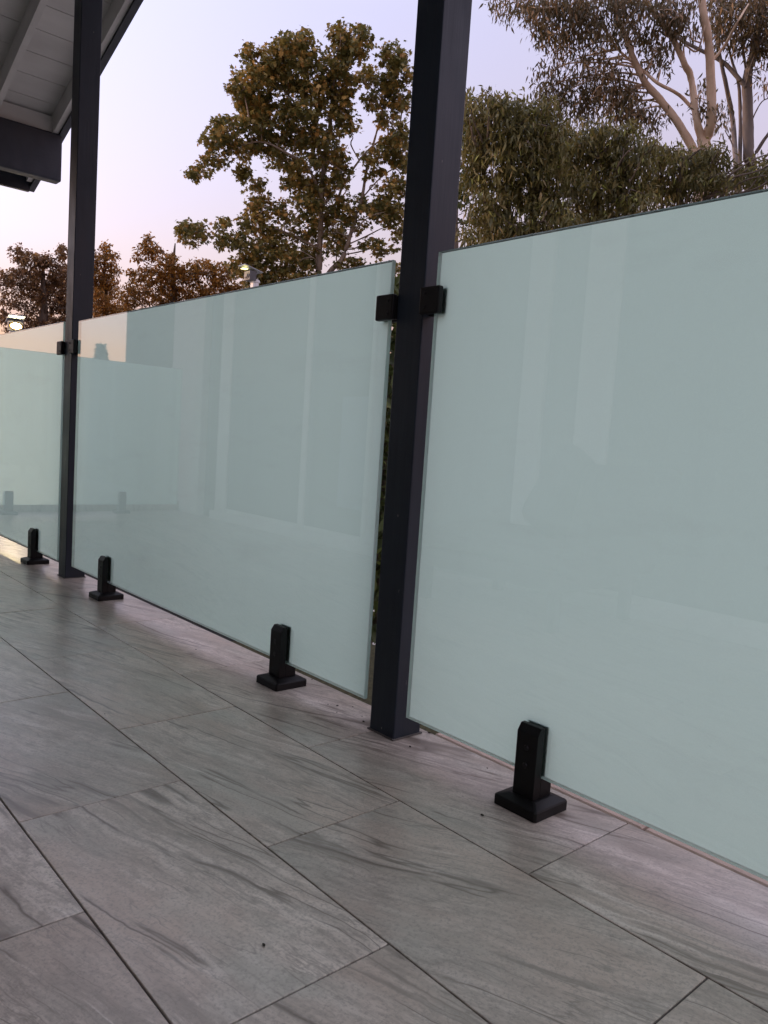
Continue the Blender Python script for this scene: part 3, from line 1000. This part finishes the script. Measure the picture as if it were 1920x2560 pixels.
e1 = [([g1] + TQ([(1310, 1000), (1290, 800), (1262, 720), (1195, 610), (1110, 500), (1040, 420), (985, 310), (940, 190), (900, 80), (870, -60), (850, -160)], D2),
       [.24, .22, .15, .14, .13, .12, .11, .10, .09, .08, .06, .04]),
      ([g1 + Vector((.1, .1, 0))] + TQ([(1325, 1000), (1330, 780), (1318, 690), (1296, 590), (1270, 400), (1240, 330), (1180, 200), (1100, 80), (1030, -10), (960, -120)], D2, .12),
       [.24, .22, .17, .13, .115, .11, .10, .09, .08, .065, .04]),
      (TQ([(1325, 780), (1350, 690), (1372, 610), (1370, 400), (1355, 200), (1330, 50), (1325, -60), (1340, -200)], D2, .1),
       [.19, .18, .155, .145, .13, .12, .10, .06]),
      (TQ([(1285, 560), (1210, 480), (1100, 420), (1020, 350), (900, 250), (820, 130), (700, 60)], D2, .2), [.06, .055, .05, .045, .04, .03, .015]),
      (TQ([(1375, 310), (1440, 230), (1500, 120), (1560, 20)], D2, .2), [.05, .045, .035, .02]),
      (TQ([(1240, 320), (1235, 230), (1300, 260), (1340, 130)], D2, .1), [.03, .025, .03, .02])]
e1l = QL([(330,15,100,35,.8),(310,70,50,35,.6),(430,60,80,50,.8),(560,60,150,80),(560,160,110,70,.9),(700,140,120,90),(640,220,100,45,.7),(780,60,120,80),(860,180,80,80),(960,60,90,80),(1000,170,80,60),(1090,240,90,70),(1150,120,80,80),(1220,60,90,80),(1250,140,70,60),(850,350,90,60,.9),(830,450,100,80),(880,520,100,80),(950,450,80,60),(560,350,80,50,.6),(520,420,60,50,.5),(500,490,60,40,.6),(620,300,80,40,.6),(600,440,90,60,.8),(690,400,70,55,.7),(640,520,80,60),(760,480,70,70),(730,560,80,60),(560,520,70,50,.7),(760,340,70,50,.8),(920,600,110,60),(1000,560,80,60),(1110,330,50,50),(1330,440,45,35),(1330,540,55,45),(1430,550,45,60,.7),(1080,600,60,60),(480,20,120,60),(700,10,140,60),(900,-20,140,60),(1100,10,120,70),(760,260,90,60,.7)])
make_tree("pale_trunk_eucalypt", "tall eucalypt with three pale peach forked trunks above the right glass panel", "tree", "trees beyond the fence",
          g1, e1, e1l, D2, .019, 21.0, 9, lance_leaf(), .14, -58, 24, M_EUC, M_EUCB, 220, twig_r=.010, rscale=.62)
D3 = 23.0
g2 = ground_under(*Q(1565, 1300), D3)
e2 = [([g2] + TQ([(1568, 1000), (1560, 800), (1558, 600), (1553, 420), (1570, 330), (1600, 200), (1620, 80), (1645, -60)], D3), [.27, .25, .24, .23, .21, .19, .17, .14, .10]),
      (TQ([(1510, 1000), (1498, 860), (1480, 600), (1440, 400), (1410, 250), (1405, 120)], D3, .2), [.12, .115, .11, .09, .07, .04]),
      (TQ([(1515, 1000), (1516, 860), (1520, 600), (1510, 420), (1480, 320), (1450, 200)], D3, .2), [.10, .09, .08, .07, .06, .03]),
      (TQ([(1565, 830), (1600, 770), (1659, 680), (1730, 600)], D3, .1), [.08, .08, .075, .05]),
      (TQ([(1545, 440), (1470, 350), (1400, 295), (1200, 190), (1060, 60)], D3, .2), [.10, .095, .085, .07, .04]),
      (TQ([(1555, 400), (1530, 230), (1520, 100)], D3, .2), [.06, .05, .03]),
      (TQ([(1575, 620), (1600, 560), (1640, 505), (1720, 490)], D3, .2), [.03, .03, .025, .02])]
e2l = QL([(1450,80,110,90),(1560,60,120,90),(1640,100,60,100),(1500,190,90,70),(1620,200,60,80),(1420,180,60,60),(1640,420,40,35),(1640,310,50,50,.5),(1560,-20,160,60),(1400,10,90,70),(1700,200,80,120),(1590,270,50,40,.7),(1440,640,40,60,.5),(1560,930,90,40),(1640,900,60,50),(1480,920,60,40)])
make_tree("grey_trunk_eucalypt", "shaded eucalypt with grey trunk and thin stems at far right", "tree", "trees beyond the fence",
          g2, e2, e2l, D3, .019, 21.0, 9, lance_leaf(), .16, -58, 24, M_EUC, M_EUCB2, 120, twig_r=.011, rscale=.55)

# --- dense willow-leaved thicket in front of the eucalypts
D4 = 13.5
M_BUSH = mat_leaf("bush_leaf", [(0, (.065, .068, .025)), (.3, (.130, .125, .040)), (.6, (.195, .168, .056)), (.85, (.27, .20, .078)), (1, (.34, .36, .09))], .3)
bushA = QL([(150,505,35,25,.7),(240,530,75,45),(330,540,90,50),(450,560,100,60),(540,620,85,60),(160,620,60,60),(290,640,120,90),(440,680,120,100),(200,760,90,90),(330,800,120,100),(480,820,110,100),(180,900,60,80),(270,960,110,90),(420,960,120,100),(240,1100,100,90),(380,1110,120,90),(190,1190,80,60),(300,1230,110,50),(560,740,90,80),(560,900,100,100),(540,1040,110,90),(480,1190,120,70),(620,1120,90,70)])
bushB = QL([(620,690,80,60),(720,700,100,70),(850,720,110,80),(950,690,80,60),(640,800,100,80),(770,820,120,90),(900,830,110,90),(680,930,110,90),(820,950,120,90),(960,930,110,90),(720,1060,110,80),(860,1070,120,70),(1010,800,90,70),(1000,1020,110,70),(760,1150,140,60)])
bushC = QL([(1080,790,90,60),(1180,800,90,60),(1280,810,90,50),(1360,810,70,50),(1110,890,110,80),(1240,900,100,70),(1350,890,80,60),(1120,990,110,60),(1250,970,100,50),(1390,930,70,40),(1420,860,40,60),(1460,930,50,40,.8),(1520,900,60,50),(1600,890,60,60),(1680,860,60,70),(1740,830,60,90)])
def bush(name, label, lobes, px, dist, tpx):
    lobes = list(lobes)
    x0_, x1_ = min(l[0] for l in lobes), max(l[0] for l in lobes)
    for yy in (650, 730, 810, 890, 970, 1050):
        for q in range(4):
            lobes.append((x0_ + (x1_ - x0_) * (q + rng.uniform(.1, .9)) / 4, yy + rng.uniform(-20, 20), 52, 46, .45))
    # loose sprigs standing proud of the mass
    for lb in list(lobes):
        if lb[1] < 430:
            for q in range(2):
                lobes.append((lb[0] + rng.normal(0, lb[2] * .8), lb[1] - lb[3] * rng.uniform(.6, 1.25), rng.uniform(5, 12), rng.uniform(8, 18), .9))
    g = ground_under(px, 1300, dist)
    tk = [([g, at(px, 780, dist), at(px + 8, 600, dist), at(px - 5, 480, dist), at(px + 5, 400, dist)], [.11, .10, .08, .055, .02])]
    for dx, dy in tpx:
        tk.append(([g + Vector((.05, .05, 0)), at(px + dx * .4, 760, dist), at(px + dx * .8, 600, dist), at(px + dx, dy, dist)], [.08, .07, .05, .02]))
    make_tree(name, label, "tree", "trees beyond the fence", g, tk, lobes, dist, .024, 20.0, 12, lance_leaf(), .125, -50, 34, M_BUSH, M_TWIG, 140, depth_k=1.2, twig_r=.008)
bush("willow_leaved_bush", "large dense narrow-leaved green bush right beside the near post", bushA, Q(340, 0)[0], D4, [(-60, 420), (70, 430)])
bush("willow_leaved_bush", "olive green bush in the middle of the thicket above the right panel", bushB, Q(790, 0)[0], D4 + 1.0, [(-50, 470), (60, 460)])
bush("willow_leaved_bush", "low olive bush at the foot of the pale trunked eucalypt", bushC, Q(1220, 0)[0], D4 + 2.0, [(-50, 480), (60, 480)])
# darker round-leaved tree glimpsed between the post and the bush
M_GREEN = mat_leaf("dark_green_leaf", [(0, (0.046, 0.071, 0.026)), (.5, (0.094, 0.139, 0.040)), (1, (0.208, 0.246, 0.064))], .3)
gl = QL([(130,560,50,60),(150,680,80,80),(100,780,90,90),(120,900,90,90),(90,1000,80,90,.8),(110,1110,70,80,.6),(40,650,80,80),(0,800,90,110),(-40,560,70,80)])
gq = ground_under(Q(60, 0)[0], 1300, 17.5)
make_tree("dark_green_tree", "dark green round-leaved tree partly hidden behind the near post", "tree", "trees beyond the fence",
          gq, [([gq, at(Q(60, 0)[0], 700, 17.5), at(Q(70, 0)[0], 500, 17.5), at(Q(80, 0)[0], 320, 17.5)], [.16, .14, .10, .03])],
          gl, 17.5, .016, 12.0, 9, oval_leaf(), .10, -15, 35, M_GREEN, M_TWIG, 60)

# --- loose hedge filling the foot of the trees, glimpsed through the gaps beside the posts
def hedge():
    t = empty("hedge", (-7.5, 9.0, GZ))
    tag(t, "loose green brown hedge glimpsed in the gap beside the near post", "hedge")
    n = 42000
    P = np.stack([rng.uniform(-8.5, 15, n), rng.normal(0, .4, n), rng.uniform(.02, 2.3, n) + rng.normal(0, .12, n)], 1)
    P[:, 2] = np.abs(P[:, 2])
    me = leaves_mesh("crown", P, rng.uniform(.6, 1.2, n) * .10, np.clip(rng.normal(.4, .28, n), 0, 1), oval_leaf(), -20, 40, M_GREEN)
    o = obj("crown", me, t); o["kind"] = "stuff"
    wd = Wood()
    for i in range(40):
        x = -8.5 + i * .6
        wd.tube([(x, 0, 0), (x + rng.normal(0, .1), .05, 1.0), (x + rng.normal(0, .2), 0, 2.0)], [.025, .018, .006], 5)
    wd.build("trunk", M_TWIG, t)
hedge()
def shrub():
    t = empty("small_shrub", (-2.72, 1.0, GZ + .05))
    tag(t, "small leafy shrub glimpsed in the slit between the middle panel and the near post", "shrub")
    n = 3200
    u = rng.normal(0, 1, (n, 3)); u /= np.linalg.norm(u, axis=1)[:, None]
    u *= (rng.uniform(.2, 1, n) ** .5)[:, None]
    P = np.stack([u[:, 0] * .30, u[:, 1] * .26, .98 + u[:, 2] * .92], 1)
    me = leaves_mesh("crown", P, rng.uniform(.6, 1.2, n) * .07, np.clip(rng.normal(.45, .3, n), 0, 1), oval_leaf(), -20, 40, M_GREEN)
    o = obj("crown", me, t); o["kind"] = "stuff"
    wd = Wood()
    for i in range(5):
        wd.tube([(rng.normal(0, .03), rng.normal(0, .03), 0), (rng.normal(0, .08), rng.normal(0, .08), .7), (rng.normal(0, .16), rng.normal(0, .14), 1.5)], [.014, .010, .004], 5)
    wd.build("trunk", M_TWIG, t)
shrub()

# --- far conifer and neighbour house, only seen mirrored in the glass
def mirror_at(px, py, dist):
    d = ray(px, py)
    ym = GY - GT / 2
    p = CAM + d * dist
    return Vector((p.x, 2 * ym - p.y, p.z))
c0 = mirror_at(252, 905, 30)
t = empty("conifer_tree", (c0.x, c0.y, GZ))
tag(t, "small dark conifer silhouette mirrored in the peach part of the middle panel", "tree")
top = mirror_at(251, 862, 30).z - GZ
n = 5000
h = rng.uniform(.25, 1, n) * top
rr = np.clip((top - h) * .42 + .08, .05, .75) * np.sqrt(rng.uniform(.1, 1, n)) * (1 + .25 * np.sin(h * 5))
an = rng.uniform(0, 6.283, n)
me = leaves_mesh("crown", np.stack([rr * np.cos(an), rr * np.sin(an), h], 1), rng.uniform(.7, 1.3, n) * .13, rng.uniform(0, .6, n), oval_leaf(), -10, 30, M_GREEN)
o = obj("crown", me, t); o["kind"] = "stuff"
wd = Wood(); wd.tube([(0, 0, 0), (0, 0, top * .5), (0, 0, top * .95)], [.12, .08, .02], 6); wd.build("trunk", M_TWIG, t)

# ------------------------------------------------------------------ solar lamps on white posts
def lamp(px, py, dist, yaw, label, lit, post_top_py):
    p = at(px, py, dist)
    top = at(px, post_top_py, dist).z
    t = empty("solar_flood_lamp", (p.x, p.y, GZ))
    t.rotation_euler = (0, 0, yaw)
    tag(t, label, "lamp", "solar flood lamps on white posts")
    h = top - GZ
    box("post", (-.052, .052, -.052, .052, 0, h), M_VINYL, t, .006)
    prism("post_cap", [(-.062, h + .001), (.062, h + .001), (.062, h + .03), (.02, h + .05), (-.02, h + .05), (-.062, h + .03)], 'y', -.062, .062, M_VINYL, t, .003)
    box("stem", (-.014, .014, -.014, .014, h + .0505, h + .20), M_VINYL, t, .003)
    # square grey head hanging in front of the stem, solar plate on top
    hd = box("lamp_head", (-.17, -.012, -.13, .13, h + .0, h + .19), M_LAMPGREY, t, .008)
    hd.location = (-.02, 0, 0)
    pl = box("solar_plate", (-.33, .10, -.15, .15, 0, .018), M_SOLAR, t, .004)
    pl.location = (0, 0, h + .205)
    pl.rotation_euler = (0, math.radians(13), 0)
    bm = bmesh.new()
    bmesh.ops.create_cone(bm, cap_ends=True, segments=28, radius1=.092, radius2=.086, depth=.012,
                          matrix=Matrix.Translation((-.197, 0, h + .095)) @ Matrix.Rotation(math.radians(-90), 4, 'Y') @ Matrix.Diagonal((.74, 1.25, 1, 1)))
    bm_obj("lens_rim", bm, M_GLOWRING if lit else M_LAMPGREY, t)  # on the lit lamp this rim carries the painted halo glow
    bm = bmesh.new()
    bmesh.ops.create_cone(bm, cap_ends=True, segments=28, radius1=.072, radius2=.055, depth=.02,
                          matrix=Matrix.Translation((-.2135, 0, h + .095)) @ Matrix.Rotation(math.radians(-90), 4, 'Y') @ Matrix.Diagonal((.70, 1.3, 1, 1)))
    bm_obj("lens", bm, M_LIT if lit else M_LAMPGREY, t)
    if not lit:
        box("light_strip", (-.31, -.20, -.06, .06, h + .185, h + .200), M_LITDIM, t).location = (0, 0, .03)
    for o_ in t.children:
        if o_.name.split('.')[0] not in ("post", "post_cap", "stem"):
            o_.location = Vector(o_.location) * .78 + Vector((0, 0, (h + .06) * .22))
            o_.scale = (.78, .78, .78)
    return t
v = ray(30, 805)
lamp(36, 812, 13.5, math.atan2(v.y, v.x) + math.radians(8), "lit solar flood lamp glowing warm white above the left glass panel", True, 832)
v2 = ray(635, 712)
lamp(636, 722, 13.5, math.atan2(v2.y, v2.x) + math.radians(-62), "grey solar lamp on a white post above the middle panel", False, 706)
